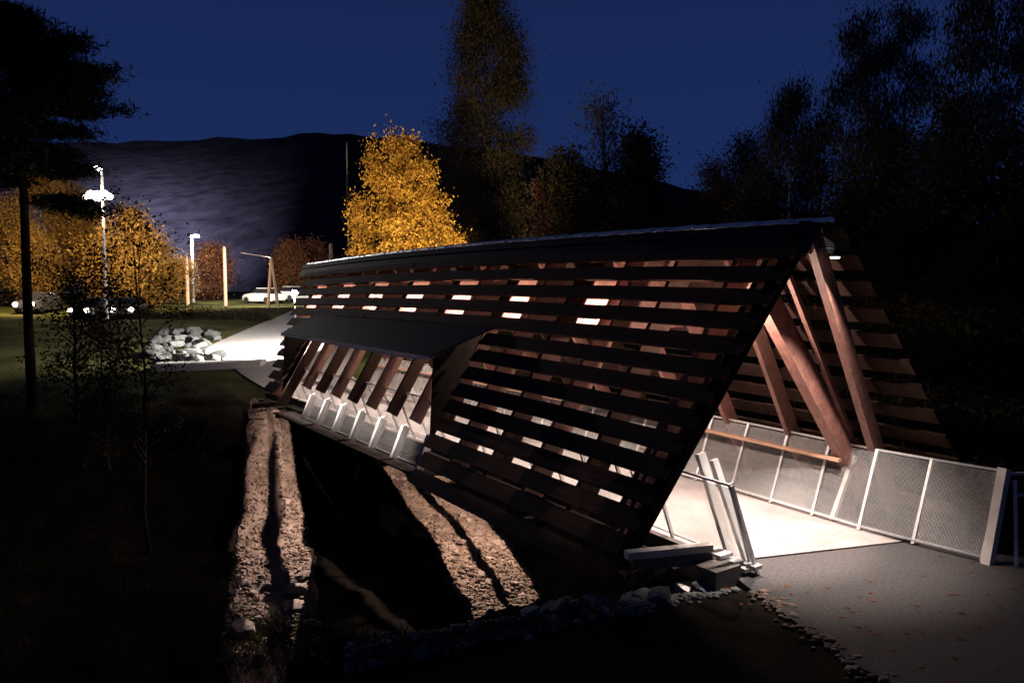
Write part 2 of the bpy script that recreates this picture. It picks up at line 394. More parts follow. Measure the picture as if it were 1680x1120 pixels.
# roof
def roofsheet(sgn, za, zb, name, m, lift, th=.02, s0=-.02, s1=5.62, n=N_S):
    nrm = Vector((sgn * math.sin(ALP), 0, math.cos(ALP))); V = []; F = []
    for i in range(n + 1):
        s = s0 + (s1 - s0) * i / n
        for zz, o in ((za, lift), (zb, lift), (zb, lift + th), (za, lift + th)):
            sk = s + (-SK * sgn * wall_u(zz) if i == 0 else 0) * .6
            V.append(B(sgn * max(wall_u(zz), 0.0), sk, zz) + nrm * o)
    for i in range(n):
        for k in range(4): F.append((4 * i + k, 4 * i + 4 + k, 4 * i + 4 + (k + 1) % 4, 4 * i + (k + 1) % 4))
    F += [(0, 1, 2, 3), (4 * n + 3, 4 * n + 2, 4 * n + 1, 4 * n)]
    return MB().add(V, F).build(name, m, bridge)
for sgn in (-1, 1):
    roofsheet(sgn, 1.215, 1.11, 'roof', M['roof'], .12)
    roofsheet(sgn, 1.22, 1.185, 'ridge_flashing', M['roof'], .15)
rib = MB().tube([(0, -.13, -.02), (0, -.05, .035), (0, .05, .035), (0, .13, -.02)], .035, 6).mesh('ridge_rib', M['roof_cap'], True)
# ridge cap in lengths: rounded pale metal, each length lapping the next
s = -.02; j_ = 0
while s < 5.56:
    lg = .082; V = []; F = []; n_ = 7
    for q, ss_ in ((0, s), (1, s + lg + .004)):
        for k in range(n_):
            t_ = math.pi * (k / (n_ - 1)); rr_ = .062 + (.010 if q == 0 else 0) + .004 * ((j_ * 7) % 3)
            V.append(B(0, ss_, H - .012) + Vector((-math.cos(t_) * rr_ * 1.15, 0, math.sin(t_) * rr_)))
    F = [(k, k + 1, n_ + k + 1, n_ + k) for k in range(n_ - 1)] + [tuple(range(n_))[::-1], tuple(range(n_, 2 * n_)), (0, n_, 2 * n_ - 1, n_ - 1)]
    MB().add(V, F).build('ridge_tile', M['roof_cap'], bridge); s += .082; j_ += 1
# projecting window bay with its own roof
awn = MB(); 
A1, A2 = B(-.285, 1.66, .80), B(-.285, 4.47, .80); E1, E2 = B(-.655, 1.90, .60), B(-.625, 4.55, .615)
up = Vector((0, 0, .03))
ao = MB().hexa([A1, E1, E2, A2, A1 + up, E1 + up, E2 + up, A2 + up]).build('bay_roof', M['roof'], bridge)
MB().beam(E1 + Vector((-.01, 0, .0)), E2 + Vector((-.01, 0, .0)), .02, .07).build('eave_trim', M['galv'], ao)
for s, nm in ((1.88, 'bay_cheek'), (4.44, 'bay_cheek')):
    mb = MB(); V = []
    for d in (0, .012):
        V += [B(-.30, s + d, .775), B(-.635, s + d, .60), B(-.66, s + d, .14), B(-.56, s + d, .30)]
    mb.add(V, [(0, 1, 2, 3), (7, 6, 5, 4), (0, 4, 5, 1), (1, 5, 6, 2), (2, 6, 7, 3), (3, 7, 4, 0)]); mb.build(nm, M['soffit'], bridge)
sb_ = MB().beam(E1 + Vector((-.10, .3, -.03)), E2 + Vector((-.10, -.3, -.03)), .05, .04).build('added_strip_light', M['galv'], ao)  # added lamp under the eave, put in to brighten the studs
al = bpy.data.lights.new('strip', 'AREA'); al.shape = 'RECTANGLE'; al.size = .03; al.size_y = 9.2; al.energy = 85; al.color = (1, .84, .78); al.spread = R(17)
alo = bpy.data.objects.new('strip', al); COL.objects.link(alo); alo.parent = ao; alo.location = (E1 + E2) / 2 + Vector((-.10, 0, -.06)); alo.rotation_euler = (0, 0, -math.atan2((E2 - E1).x, (E2 - E1).y))
MB().beam(B(-.665, 1.86, -.03), B(-.665, 4.44, -.03), .66, .03).build('bay_spill_board', M['soffit'], bridge)  # added board that catches the eave light's spill
# lit lower studs standing proud of the parapet
for k in range(7):
    s = 1.90 + .313 * k * .985
    a, b = B(-.725, s - .01, .005), B(-.645, s, .178)
    st_ = MB().beam(a, b, .085, .19).build('bay_stud', M['white'], bridge)
    MB().beam(B(-.655, s - .01, .185), B(-.60, s + .075, .185), .05, .03).build('bracket', M['white'], st_)
# beams that carry the near left corner
ob = MB().beam(B(-.49, .10, .085), B(-.80, .205, .085), .14, .10); ob.build('outrigger', M['pole'], bridge)
MB().beam(B(-.49, .10, .045), B(-.78, .20, .055), .10, .16).build('outrigger', M['oldwood'], bridge)
MB().beam(B(-.47, .42, .08), B(-.66, .36, .10), .06, .05).build('outrigger', M['pole'], bridge)
# plates at the foot of the left railing end
for k, (u_, s_, z_, sz) in enumerate([(-.45, .09, .055, .26), (-.43, .055, .035, .24), (-.405, .02, .02, .24), (-.39, -.0, .03, .16)]):
    MB().box(*B(u_, s_, z_), sz, .22, .05).build('foot_plate', M['galv'], bridge)
abut = MB(); abut.hexa([Vector((-2.05, .45, -3)), Vector((1.8, -.75, -3)), Vector((2.0, -.1, -3)), Vector((-1.85, 1.1, -3)),
    Vector((-2.05, .45, -.42)), Vector((1.8, -.75, -.42)), Vector((2.0, -.1, -.42)), Vector((-1.85, 1.1, -.42))])
o = abut.build('abutment', M['concrete']); tag(o, 'concrete abutment under the near end of the covered footbridge', 'abutment')
o = MB().box(-.1, 21.9, -1.6, 4.2, .8, 2.9).build('abutment', M['concrete']); tag(o, 'concrete abutment under the far end of the footbridge at top of the rocky bank', 'abutment')
MB().box(*B(-.52, .04, -.05), .5, .35, .75).build('bearing_block', M['oldwood'], bridge)

# ---------------------------------------------------------------- railings
panel_cache = {}
def wire_panel(L_, Ht, key, sp=.019, r=.0025, m=None):
    if key in panel_cache: return panel_cache[key]
    V = []; F = []
    def bar(a, b):
        n = len(V); d = (b - a).normalized(); o = Vector((0, r, 0)); q = d.cross(o)
        for P in (a, b):
            V.extend([tuple(P + o), tuple(P + q * 1), tuple(P - o)])
        F.extend([(n, n + 1, n + 4, n + 3), (n + 1, n + 2, n + 5, n + 4), (n + 2, n, n + 3, n + 5)])
    x = sp / 2
    while x < L_: bar(Vector((x, 0, 0)), Vector((x, 0, Ht))); x += sp
    z = sp / 2
    while z < Ht: bar(Vector((0, .002, z)), Vector((L_, .002, z))); z += sp
    me = np_mesh('mesh_panel', np.array(V), np.array(F), m or M['wire']); panel_cache[key] = me; return me
def railing(sgn, posts, label, hand=None, lean=.125, ht=.325, uf=None):
    root = empty('bridge_railing', B(sgn * DW, posts[0], 0)); tag(root, label, 'railing', None)
    rl = Matrix.Translation(-root.location)
    def Lc(v): return v - root.location
    U = (lambda s: sgn * .362) if uf is None else uf
    pts = []
    for s in posts:
        a = B(U(s), s, .005); b = B(U(s) + sgn * lean, s, ht)
        MB().beam(Lc(a), Lc(b), .05, .045, (0, 1, 0)).build('post', M['galv'], root); pts.append((a, b))
    for i in range(len(posts) - 1):
        (a, b), (a2, b2) = pts[i], pts[i + 1]
        MB().beam(Lc(b), Lc(b2), .04, .03).build('top_rail', M['galv'], root)
        MB().beam(Lc(a) + Vector((0, 0, .06)), Lc(a2) + Vector((0, 0, .06)), .03, .03).build('bottom_rail', M['galv'], root)
        d = a2 - a; L_ = d.length; hgt = (b - a).length
        me = wire_panel(L_ - .06, hgt - .1, (round(L_, 2), round(hgt, 1)))
        o = link_mesh('mesh_panel', me, root); X = d.normalized(); Z = (b - a).normalized(); Y = Z.cross(X)
        mt = Matrix((X, Y, Z)).transposed().to_4x4(); mt.translation = Lc(a) + X * .03 + Z * .06; o.matrix_local = mt
    if hand:
        s0, s1 = hand
        n = 8
        for i in range(n):
            sa, sb = s0 + (s1 - s0) * i / n, s0 + (s1 - s0) * (i + 1) / n
            q = lambda s: Lc(B(U(s) + sgn * .055, s, .262))
            MB().beam(q(sa), q(sb) , .10, .05).build('handrail', M['handrail'], root)
    return root, pts
pr = [-.41, -.17, .045, .26, .475] + [.70 + .225 * i for i in range(21)]
def u_right(s): return .362 + (.09 * max(0, -s) if s < 0 else 0)
rr_, prt = railing(1, pr, 'wire mesh railing with wooden handrail along the right side of the bridge deck', (.17, 5.2), uf=u_right)
pl_ = [.02, .40] + [.625 + .225 * i for i in range(21)]
rl_, plt = railing(-1, pl_, 'wire mesh railing with twin pale end posts along the left side of the bridge deck', (.42, 5.2))
def rpart(root, name, a, b, wd, ht, m, up=(0, 0, 1)): return MB().beam(a - root.location, b - root.location, wd, ht, up).build(name, m, root)
# diagonal end post of the handrail, right side; twin end posts, left side
rpart(rr_, 'end_post', B(.375, .175, .0), B(.50, .155, .275), .085, .07, M['pole'], (0, 1, 0))
rpart(rl_, 'end_post', B(-.375, .10, .02), B(-.44, .20, .395), .15, .07, M['white'], (0, 1, 0))
rpart(rl_, 'end_post', B(-.365, .03, .01), B(-.425, .15, .38), .11, .07, M['white'], (0, 1, 0))
rpart(rl_, 'end_post', B(-.372, -.01, .0), B(-.475, .03, .33), .05, .04, M['galv'], (0, 1, 0))
rpart(rl_, 'tension_rod', B(-.50, .40, .07), B(-.59, .42, .33), .018, .018, M['galv'])
# big pale gate post at the right margin with bars running off
gate = empty('gate_post', B(.42, -.42, 0)); tag(gate, 'thick pale gate post with diagonal strut at the right end of the railing', 'gate post')
rpart(gate, 'post', B(.405, -.425, -.01), B(.50, -.43, .34), .17, .12, M['pole'], (0, 1, 0))
rpart(gate, 'strut', B(.46, -.50, -.02), B(.515, -.46, .30), .04, .04, M['galv'])
rpart(gate, 'bar', B(.50, -.45, .325), B(.80, -.62, .325), .035, .035, M['galv'])
rpart(gate, 'bar', B(.51, -.47, .245), B(.80, -.60, .30), .035, .035, M['galv'])

# wire mesh strip along the foot of the bay, behind its studs
for k in range(6):
    sa, sb = 1.90 + .3083 * k, 1.90 + .3083 * (k + 1)
    a, b, a2 = B(-.71, sa, .01), B(-.64, sa, .165), B(-.71, sb, .01)
    X = (a2 - a); L_ = X.length; X.normalize(); Z = (b - a); hg = Z.length; Z = (Z - X * Z.dot(X)).normalized(); Y = Z.cross(X)
    o = link_mesh('bay_mesh', wire_panel(L_ - .02, hg, 'bay%d' % round(L_ * 100), .020, .0022, M['dark_wire']), bridge)
    mt = Matrix((X, Y, Z)).transposed().to_4x4(); mt.translation = a; o.matrix_local = Matrix.Translation(-bridge.location) @ mt
    MB().beam(a, a2, .03, .04).build('bay_rail', M['oldwood'], bridge)

# ---------------------------------------------------------------- bridge lamps
lb = MB().tube([(0, 0, .02), (0, 0, .10)], [.075, .06], 12).mesh('housing', M['black'])
ll = MB().tube([(0, 0, 0), (0, 0, .018)], [.06, .065], 12).mesh('lens', M['lamp_w'])
ls = MB().tube([(0, 0, .1), (0, 0, .24)], .012, 6).mesh('stem', M['black'])
sl = bpy.data.lights.new('bridge_lamp_spot', 'SPOT'); sl.energy = 1850; sl.color = (1, .80, .70); sl.spot_size = R(73); sl.spot_blend = .4; sl.shadow_soft_size = .05
sp2 = bpy.data.lights.new('bridge_lamp_glow', 'POINT'); sp2.energy = 300; sp2.color = (1, .78, .66); sp2.shadow_soft_size = .05
for k in range(8):
    s = .36 + .64 * k
    nth = ['nearest', 'second', 'third', 'fourth', 'fifth', 'sixth', 'seventh', 'farthest'][k]
    r = empty('bridge_lamp', B(-.10, s, .875)); tag(r, 'small round downlight under the ridge inside the covered bridge, %s from the near portal' % nth, 'lamp', 'downlights along the bridge ridge')
    link_mesh('housing', lb, r); link_mesh('lens', ll, r); link_mesh('stem', ls, r)
    o = bpy.data.objects.new('light', sl); COL.objects.link(o); o.parent = r; o.location = (0, 0, -.02)
    o = bpy.data.objects.new('glow', sp2); COL.objects.link(o); o.parent = r; o.location = (0, 0, -.06)

r = empty('added_portal_lamp', Vector((0.02, -.035 * c, 1.115 * c))); tag(r, 'added small downlight tucked under the apex plate right at the near portal', 'lamp')  # added downlight for the light on the portal posts and path
link_mesh('housing', lb, r); link_mesh('lens', ll, r)
pl2 = bpy.data.lights.new('portal_light', 'SPOT'); pl2.energy = 3000; pl2.color = (1, .84, .76); pl2.spot_size = R(80); pl2.spot_blend = .95; pl2.shadow_soft_size = .04
o = bpy.data.objects.new('light', pl2); COL.objects.link(o); o.parent = r; o.location = (0, 0, -.02); o.rotation_euler = (R(9), 0, 0)
MB().tube([(0, 0, .1), (0, .02, .16), (0, .3, .16)], .018, 6).build('arm', M['black'], r)

# ---------------------------------------------------------------- added lamps under the deck, slits shaped to cast the stripes
def added_slit_flood(P, stripes, energy, label, colr=(1, .78, .66), tmin=-99):
    """added unseen lamp in a closed box whose front has long slits, each throwing a stripe on the bank"""
    P = Vector(P)
    G = [[[drop(x, y, tmin) for x, y in e_] for e_ in st] for st in stripes]
    allp = [q for st in G for e_ in st for q in e_]
    ctr = sum(((q - P).normalized() for q in allp), Vector()).normalized()
    lng = (sum((st[0][-1] - st[0][0] for st in G), Vector())).normalized(); ax = (lng - ctr * lng.dot(ctr)).normalized(); ay = ctr.cross(ax)
    d = .16
    def pr_(q):
        v = (q - P); t = v.dot(ctr); return (v.dot(ax) / t * d, v.dot(ay) / t * d)
    E_ = [[pr_(q) for q in e_] for st in G for e_ in st]
    for e_ in E_: e_.sort()
    E_.sort(key=lambda e_: sum(q[1] for q in e_) / len(e_))
    amin = min(q[0] for e_ in E_ for q in e_); amax = max(q[0] for e_ in E_ for q in e_); bm = max(abs(q[1]) for e_ in E_ for q in e_) + .06
    def w3(a, b, dd=d): return ctr * dd + ax * a + ay * b
    root = empty('added_slit_floodlight', P); tag(root, label, 'floodlight')
    lo, hi = amin - .05, amax + .05
    def piece(e1, e2, nm):
        n = len(e1); V = [w3(*q) for q in e1] + [w3(*q) for q in e2]
        return MB().add(V, [(i, i + 1, n + i + 1, n + i) for i in range(n - 1)]).build(nm, M['velvet'], root)
    flat = lambda e_, b: [(q[0], b) for q in e_]
    piece(flat(E_[0], -bm), E_[0], 'front_plate'); piece(E_[1], E_[2], 'slit_bar'); piece(E_[3], flat(E_[3], bm), 'front_plate')
    for a0, a1 in ((lo, None), (None, hi)):
        # end plates with the true ends of each edge
        idx = 0 if a0 is not None else -1; xx = a0 if a0 is not None else a1
        V = [w3(xx, -bm)] + [w3(xx, bm)] + [w3(E_[3][idx][0], bm)] + [w3(*E_[k][idx]) for k in (3, 2, 1, 0)] + [w3(E_[0][idx][0], -bm)]
        MB().add(V, [tuple(range(len(V)))]).build('end_plate', M['velvet'], root)
    Q = [w3(lo, -bm), w3(hi, -bm), w3(hi, bm), w3(lo, bm)]; Q2 = [w3(lo * .5, -bm * .5, -.08), w3(hi * .5, -bm * .5, -.08), w3(hi * .5, bm * .5, -.08), w3(lo * .5, bm * .5, -.08)]
    MB().add(Q + Q2, [(0, 1, 5, 4), (1, 2, 6, 5), (2, 3, 7, 6), (3, 0, 4, 7), (4, 5, 6, 7)]).build('housing', M['velvet'], root)
    ld = bpy.data.lights.new('slit_light', 'POINT'); ld.energy = energy; ld.color = colr; ld.shadow_soft_size = .002
    ld.use_nodes = True; nn = ld.node_tree.nodes; em = nn['Emission']; lf = nn.new('ShaderNodeLightFalloff'); lf.inputs['Strength'].default_value = 1.0
    ld.node_tree.links.new(lf.outputs['Linear'], em.inputs['Strength'])
    o = bpy.data.objects.new('light', ld); COL.objects.link(o); o.parent = root
    return G
G1 = added_slit_flood((-2.0, 12.6, -.35), [[[(412, 655), (400, 760), (392, 850), (378, 950), (352, 1110)], [(432, 655), (431, 760), (429, 850), (425, 950), (418, 1110)]],
    [[(446, 690), (452, 760), (460, 850), (464, 950), (461, 1110)], [(468, 690), (475, 760), (490, 850), (503, 930), (512, 1105)]]], 560, 'added unseen floodlight below the deck, slits shaped to cast the left pair of light stripes')
G2 = added_slit_flood((.45, 9.5, -.40), [[[(603, 740), (650, 810), (700, 880), (740, 970), (778, 1038)], [(650, 770), (718, 850), (765, 910), (800, 970), (832, 1020)]],
    [[(675, 775), (742, 855), (786, 915), (813, 960), (842, 1015)], [(735, 790), (780, 835), (825, 900), (860, 950), (888, 1000)]]], 520, 'added unseen floodlight below the deck, slits shaped to cast the right pair of light stripes', (1, .74, .58), 2.2)

# ---------------------------------------------------------------- ground paled under the light stripes, light put into its colour
def lane(G, name='lit_stripe_ground'):
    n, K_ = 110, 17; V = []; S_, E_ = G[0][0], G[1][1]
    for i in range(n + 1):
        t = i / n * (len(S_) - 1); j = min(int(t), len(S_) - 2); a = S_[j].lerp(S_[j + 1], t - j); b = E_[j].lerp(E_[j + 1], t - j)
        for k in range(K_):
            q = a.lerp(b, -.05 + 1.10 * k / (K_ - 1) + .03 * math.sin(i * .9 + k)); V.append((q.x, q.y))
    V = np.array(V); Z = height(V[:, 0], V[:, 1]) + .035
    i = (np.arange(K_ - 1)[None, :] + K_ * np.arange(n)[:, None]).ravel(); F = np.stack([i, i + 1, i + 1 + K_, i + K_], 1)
    o = link_mesh(name, np_mesh(name, np.column_stack([V, Z + .03 * vnoise(V[:, 0], V[:, 1], 9., 8)]), F, M['lit_soil'], True)); o['kind'] = 'structure'
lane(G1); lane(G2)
# ---------------------------------------------------------------- stones
def rock_mesh(seed, m, sub=2):
    import bmesh
    bm = bmesh.new(); bmesh.ops.create_icosphere(bm, subdivisions=sub, radius=1)
    for v in bm.verts:
        q = v.co.copy(); n1 = noise.noise(q * 1.1 + Vector((seed * 3.7, 0, 0))); n2 = noise.noise(q * 2.7 + Vector((0, seed * 5.1, 0)))
        v.co = q * (1 + .45 * n1 + .16 * n2)
        for ax_ in range(3):
            lim = .62 + .12 * ((seed * 7 + ax_ * 3) % 5) / 5
            if abs(v.co[ax_]) > lim: v.co[ax_] = math.copysign(lim + (abs(v.co[ax_]) - lim) * .2, v.co[ax_])
    me = bpy.data.meshes.new('rock'); bm.to_mesh(me); bm.free(); me.materials.append(m); return me
rocks = [rock_mesh(i, M['rock']) for i in range(7)]; rocksd = [rock_mesh(i + 20, M['rock_dk']) for i in range(4)]
def put_rock(x, y, r, lab, grp, meshes=rocks, sink=.25):
    me = random.choice(meshes); z = hz(x, y)
    o = link_mesh('rock', me, None, (x, y, z + r * (.55 - sink) + .02), (random.uniform(-.4, .4), random.uniform(-.4, .4), random.uniform(0, 6.28)), (r * random.uniform(.8, 1.25), r * random.uniform(.7, 1.1), r * random.uniform(.4, .62)))
    return tag(o, lab, 'rock', grp)
def lerp_edge(e_, t):
    f = t * (len(e_) - 1); i = min(int(f), len(e_) - 2); return e_[i].lerp(e_[i + 1], f - i)
pairs = [(G1, ('leftmost', 'second from left'), 92), (G2, ('third from left', 'rightmost'), 92)]
for G, nms, cnt in pairs:
    for k in range(cnt):
        st = G[k % 2]; t = random.random() ** .8
        a, b = lerp_edge(st[0], t), lerp_edge(st[1], t); q = a.lerp(b, random.uniform(-.15, 1.15))
        r = random.choice([.05, .07, .09, .12, .16]) * random.uniform(.8, 1.2)
        if G is G1 and t < .35: r *= .6
        zone = ['far end', 'middle', 'near end'][min(2, int(t * 3))]; sz = 'fist sized' if r < .085 else 'head sized'
        put_rock(q.x, q.y, r, '%s brown stone in the %s light stripe, at its %s' % (sz, nms[k % 2], zone), 'stones in the %s light stripe' % nms[k % 2])
for (x, y, r, lab) in [(480, 985, .30, 'large pale boulder at the right of the left light stripes'), (472, 1020, .36, 'tall pointed pale boulder low in the left light stripes'),
        (385, 1058, .34, 'broad brown boulder at the bottom of the leftmost light stripe'), (486, 962, .24, 'rounded pinkish stone above the pointed boulder'), (845, 975, .17, 'pale stone low in the rightmost light stripe'), (500, 1045, .2, 'angular pale stone beside the pointed boulder')]:
    q = drop(x, y); put_rock(q.x, q.y, r, lab, None)
# stones along the near bank top, dark
for k in range(46):
    x = random.uniform(860, 1190); y = 1028 - (x - 860) * .20 + random.uniform(-22, 14)
    q = px(x, y, 1)  # direction
    t_ = (CAMZ + .1) * 1213 / (y - 475); q = px(x, y, t_)
    put_rock(q.x, q.y, random.choice([.08, .10, .14, .18]), 'dark grey stone heaped on the bank edge, %s' % ('near the foot of the portal posts' if x > 1080 else 'between the dry shrub and the posts' if x > 960 else 'in front of the dry shrub'), 'dark stones along the near bank edge', rocksd)
for (x, y, r, lab) in [(1088, 1008, .19, 'large greenish grey stone in the middle of the bank edge heap'), (998, 1035, .13, 'flat grey stone left in the bank edge heap'), (1012, 966, .09, 'small pale stone just above the bank edge heap')]:
    q = px(x, y, (CAMZ + .1) * 1213 / (y - 475)); put_rock(q.x, q.y, r, lab, None, rocksd if r > .1 else rocks)
# rock pile beside the far path
for k in range(60):
    x = random.uniform(250, 358); y = random.uniform(545, 598); q = drop(x, y)
    put_rock(q.x, q.y, random.uniform(.25, .6), 'pale angular boulder in the %s of the heap beside the bright far path' % (('left', 'middle', 'right')[int((x - 250) / 36.1)] + (' back' if y < 568 else ' front')), 'boulders heaped beside the far path', rocksd)
# gravel as one mass
def scatter_gravel(n, name, f, m, label, zo=0):
    base = rock_mesh(3, m, 1); bv = np.array([v.co[:] for v in base.vertices]); bf = np.array([p_.vertices[:] for p_ in base.polygons])
    V = []; F = []; P = [f() for _ in range(n)]
    xs = np.array([q[0] for q in P]); ys = np.array([q[1] for q in P]); zs = height(xs, ys)
    for i in range(n):
        r = rng.uniform(.015, .06) if rng.random() < .85 else rng.uniform(.05, .1); a = rng.uniform(0, 6.28); ca, sa = math.cos(a), math.sin(a)
        v = bv * [r, r * rng.uniform(.6, 1), r * rng.uniform(.4, .8)]
        v = np.column_stack([v[:, 0] * ca - v[:, 1] * sa + xs[i], v[:, 0] * sa + v[:, 1] * ca + ys[i], v[:, 2] + zs[i] + r * .15 + zo])
        V.append(v); F.append(bf + len(bv) * i)
    bpy.data.meshes.remove(base)
    o = link_mesh(name, np_mesh(name, np.concatenate(V), np.concatenate(F), m)); tag(o, label, 'gravel', None, 'stuff')
def fg():
    G = G1 if random.random() < .5 else G2; st = random.choice(G); t = random.random() ** (.32 if random.random() < .8 else 1.)
    q = lerp_edge(st[0], t).lerp(lerp_edge(st[1], t), random.uniform(-.15, 1.15)); return (q.x, q.y)
scatter_gravel(6200, 'gravel', fg, M['gravel'], 'loose gravel and rubble covering the ravine floor under the bridge', .04)
def fe():
    x = random.uniform(560, 1230); y = 1110 - (x - 560) * .215 + random.gauss(0, 10); q = px(x, y, (CAMZ + .1) * 1213 / (y - 475)); return (q.x, q.y)
scatter_gravel(2600, 'bank_gravel', fe, M['rock_dk'], 'dark gravel along the edge of the near bank')
# grass tufts
def grass_patch(name, n, f, hgt, m, label):
    P = np.array([f() for _ in range(n)]); x, y = P[:, 0], P[:, 1]; z = height(x, y)
    a = rng.uniform(0, 6.28, n); h = hgt * rng.uniform(.5, 1.3, n); wv = .006 + .1 * h * .2
    lx, ly = rng.normal(0, .35, n) * h, rng.normal(0, .35, n) * h
    V = np.stack([np.stack([x - np.cos(a) * wv, y - np.sin(a) * wv, z - .01], 1), np.stack([x + np.cos(a) * wv, y + np.sin(a) * wv, z - .01], 1), np.stack([x + lx, y + ly, z + h], 1)], 1).reshape(-1, 3)
    o = link_mesh(name, np_mesh(name, V, np.arange(3 * n).reshape(-1, 3), m)); tag(o, label, 'grass', None, 'stuff')
def f1():
    x = random.uniform(0, 560); y = random.uniform(620, 1125); q = FQ[random.randrange(len(FQ))]; return (q.x + random.gauss(0, .35), q.y + random.gauss(0, .35))
FQ = [drop(random.uniform(-40, 360), random.uniform(640, 1125)) for _ in range(260)] + [drop(random.uniform(350, 520), random.uniform(1040, 1130)) for _ in range(40)]
grass_patch('grass', 42000, f1, .16, M['olive'], 'dark uncut grass on the ravine bank left of the bridge')
FE = [px(x_, y_, (CAMZ + .1) * 1213 / (y_ - 475)) for x_, y_ in [(random.uniform(560, 1000), 0) for _ in range(1)] for y_ in [1100]]
def f2():
    x = random.uniform(520, 1010); y = 1112 - (x - 560) * .21 + random.gauss(0, 9); q = px(x, y, (CAMZ + .1) * 1213 / (y - 475)); return (q.x, q.y)
grass_patch('bank_grass', 5000, f2, .09, M['dim'], 'short dark grass on the near bank edge')

# ---------------------------------------------------------------- trees
def leaf_cloud(C, n, size, spread, aspect=1., vert=0.):
    """n leaves around the cluster centres C (k,3)"""
    idx = rng.integers(0, len(C), n); P = C[idx] + rng.normal(0, 1, (n, 3)) * spread
    a = rng.normal(0, 1, (n, 3)); a[:, 2] += vert * np.sign(rng.normal(0, 1, n)) * 3; a /= np.linalg.norm(a, axis=1)[:, None]
    b = rng.normal(0, 1, (n, 3)); b -= a * (a * b).sum(1)[:, None]; b /= np.linalg.norm(b, axis=1)[:, None]
    s_ = size * rng.uniform(.5, 1.4, n)[:, None]
    a = a * s_ * aspect; b = b * s_ * .55
    V = np.stack([P - a, P + b * .8, P + a, P - b * .8], 1).reshape(-1, 3)
    return V, np.arange(4 * n).reshape(-1, 4)
def tree(name, base, H_, crown, label, cat, leafm, n=4000, size=.12, r0=.2, ncl=120, spread=.4, bark=None, aspect=1., vert=0., group=None, z0=.2, limb=26, sink=.2, leaders=None):
    """crown(f) -> radius at relative height f"""
    root = empty(name, base); tag(root, label, cat, group); mb = MB()
    lean = Vector((random.uniform(-.02, .02), random.uniform(-.02, .02), 1)) * H_
    pts = [Vector((0, 0, -sink))] + [lean * f + Vector((random.gauss(0, .012), random.gauss(0, .012), 0)) * H_ * (f > 0) for f in (0, .12, .3, .5, .7, .88, .98)]
    mb.tube(pts, [r0 * 1.2, r0, r0 * .85, r0 * .68, r0 * .5, r0 * .32, r0 * .16, r0 * .05], 7)
    C = []
    for k in range(limb):
        f = z0 + (.95 - z0) * (k + random.random()) / limb; a = random.uniform(0, 6.28); rad = crown(f) * random.uniform(.6, 1)
        o0 = lean * max(f - .08, z0 * .6); tip = lean * f + Vector((math.cos(a) * rad, math.sin(a) * rad, rad * random.uniform(.0, .45)))
        mid = o0.lerp(tip, .55) + Vector((0, 0, -.04 * rad)); rr = r0 * (1 - f) * .38 + .012
        mb.tube([o0, mid, tip], [rr, rr * .6, rr * .2], 5, False)
        for j in range(3):
            b_ = mid.lerp(tip, random.random()); t2 = b_ + Vector((random.gauss(0, .25) * rad, random.gauss(0, .25) * rad, random.uniform(0, .3) * rad)); mb.tube([b_, t2], [rr * .35, rr * .1], 4, False); C.append(t2)
        C += [tip, mid.lerp(tip, .7)]
    mb.build('trunk', bark or M['bark'], root, True)
    while len(C) < ncl:
        f = z0 + (1.0 - z0) * random.random(); a = random.uniform(0, 6.28); rad = crown(f) * math.sqrt(random.random()) * 1.0
        if leaders:
            lx, lh, lr = random.choice(leaders); f2 = random.random() ** .8; rad = lr * (1.05 - f2) ** .7 * math.sqrt(random.random())
            C.append(Vector((lx * CT + math.cos(a) * rad, -lx * ST + math.sin(a) * rad, H_ * (z0 * .6 + (lh - z0 * .6) * f2)))); continue
        C.append(lean * f + Vector((math.cos(a) * rad, math.sin(a) * rad, 0)))
    V, F = leaf_cloud(np.array([q[:] for q in C]), n, size, spread, aspect, vert)
    link_mesh('crown', np_mesh('crown', V, F, leafm), root)
    return root
def ground_at(x, D):
    q = px(x, 475, D); return Vector((q.x, q.y, hz(q.x, q.y)))
def top_h(base, x, y, D): return px(x, y, D).z - base.z
# tall pine at left
b = ground_at(47, 25); b.z -= .1
Hp = 13.5
def pine():
    root = empty('pine_tree', b); tag(root, 'tall dark pine tree with layered boughs at the left edge', 'tree'); mb = MB()
    mb.tube([(0, 0, -.3), (-.02, 0, 3), (.02, 0, 7), (.0, 0, 10), (0, 0, Hp)], [.17, .15, .13, .09, .03], 9)
    C = []
    for k in range(40):
        z = 7.3 + (Hp - 7.6) * (k / 40) ** .9 + random.uniform(-.2, .2); a = random.uniform(0, 6.28); L_ = (3.6 if z > 7 else 2.6) * random.uniform(.55, 1.05) * (1 - .35 * (z - 7) / 7 if z > 7 else 1)
        d = Vector((math.cos(a), math.sin(a), random.uniform(-.05, .22))); o0 = Vector((0, 0, z)); tip = o0 + d * L_; mid = o0 + d * L_ * .5 + Vector((0, 0, -.1))
        mb.tube([o0, mid, tip], [.05, .035, .012], 5, False)
        for j in range(9):
            t = .3 + .7 * random.random(); q = o0 + d * L_ * t + Vector((random.gauss(0, .32), random.gauss(0, .32), random.gauss(.08, .10))); C.append(q)
    mb.build('trunk', M['bark'], root, True)
    V, F = leaf_cloud(np.array([q[:] for q in C]), 95000, .05, np.array([.34, .34, .11]), 3.2)
    link_mesh('crown', np_mesh('crown', V, F, M['needle']), root)
pine()
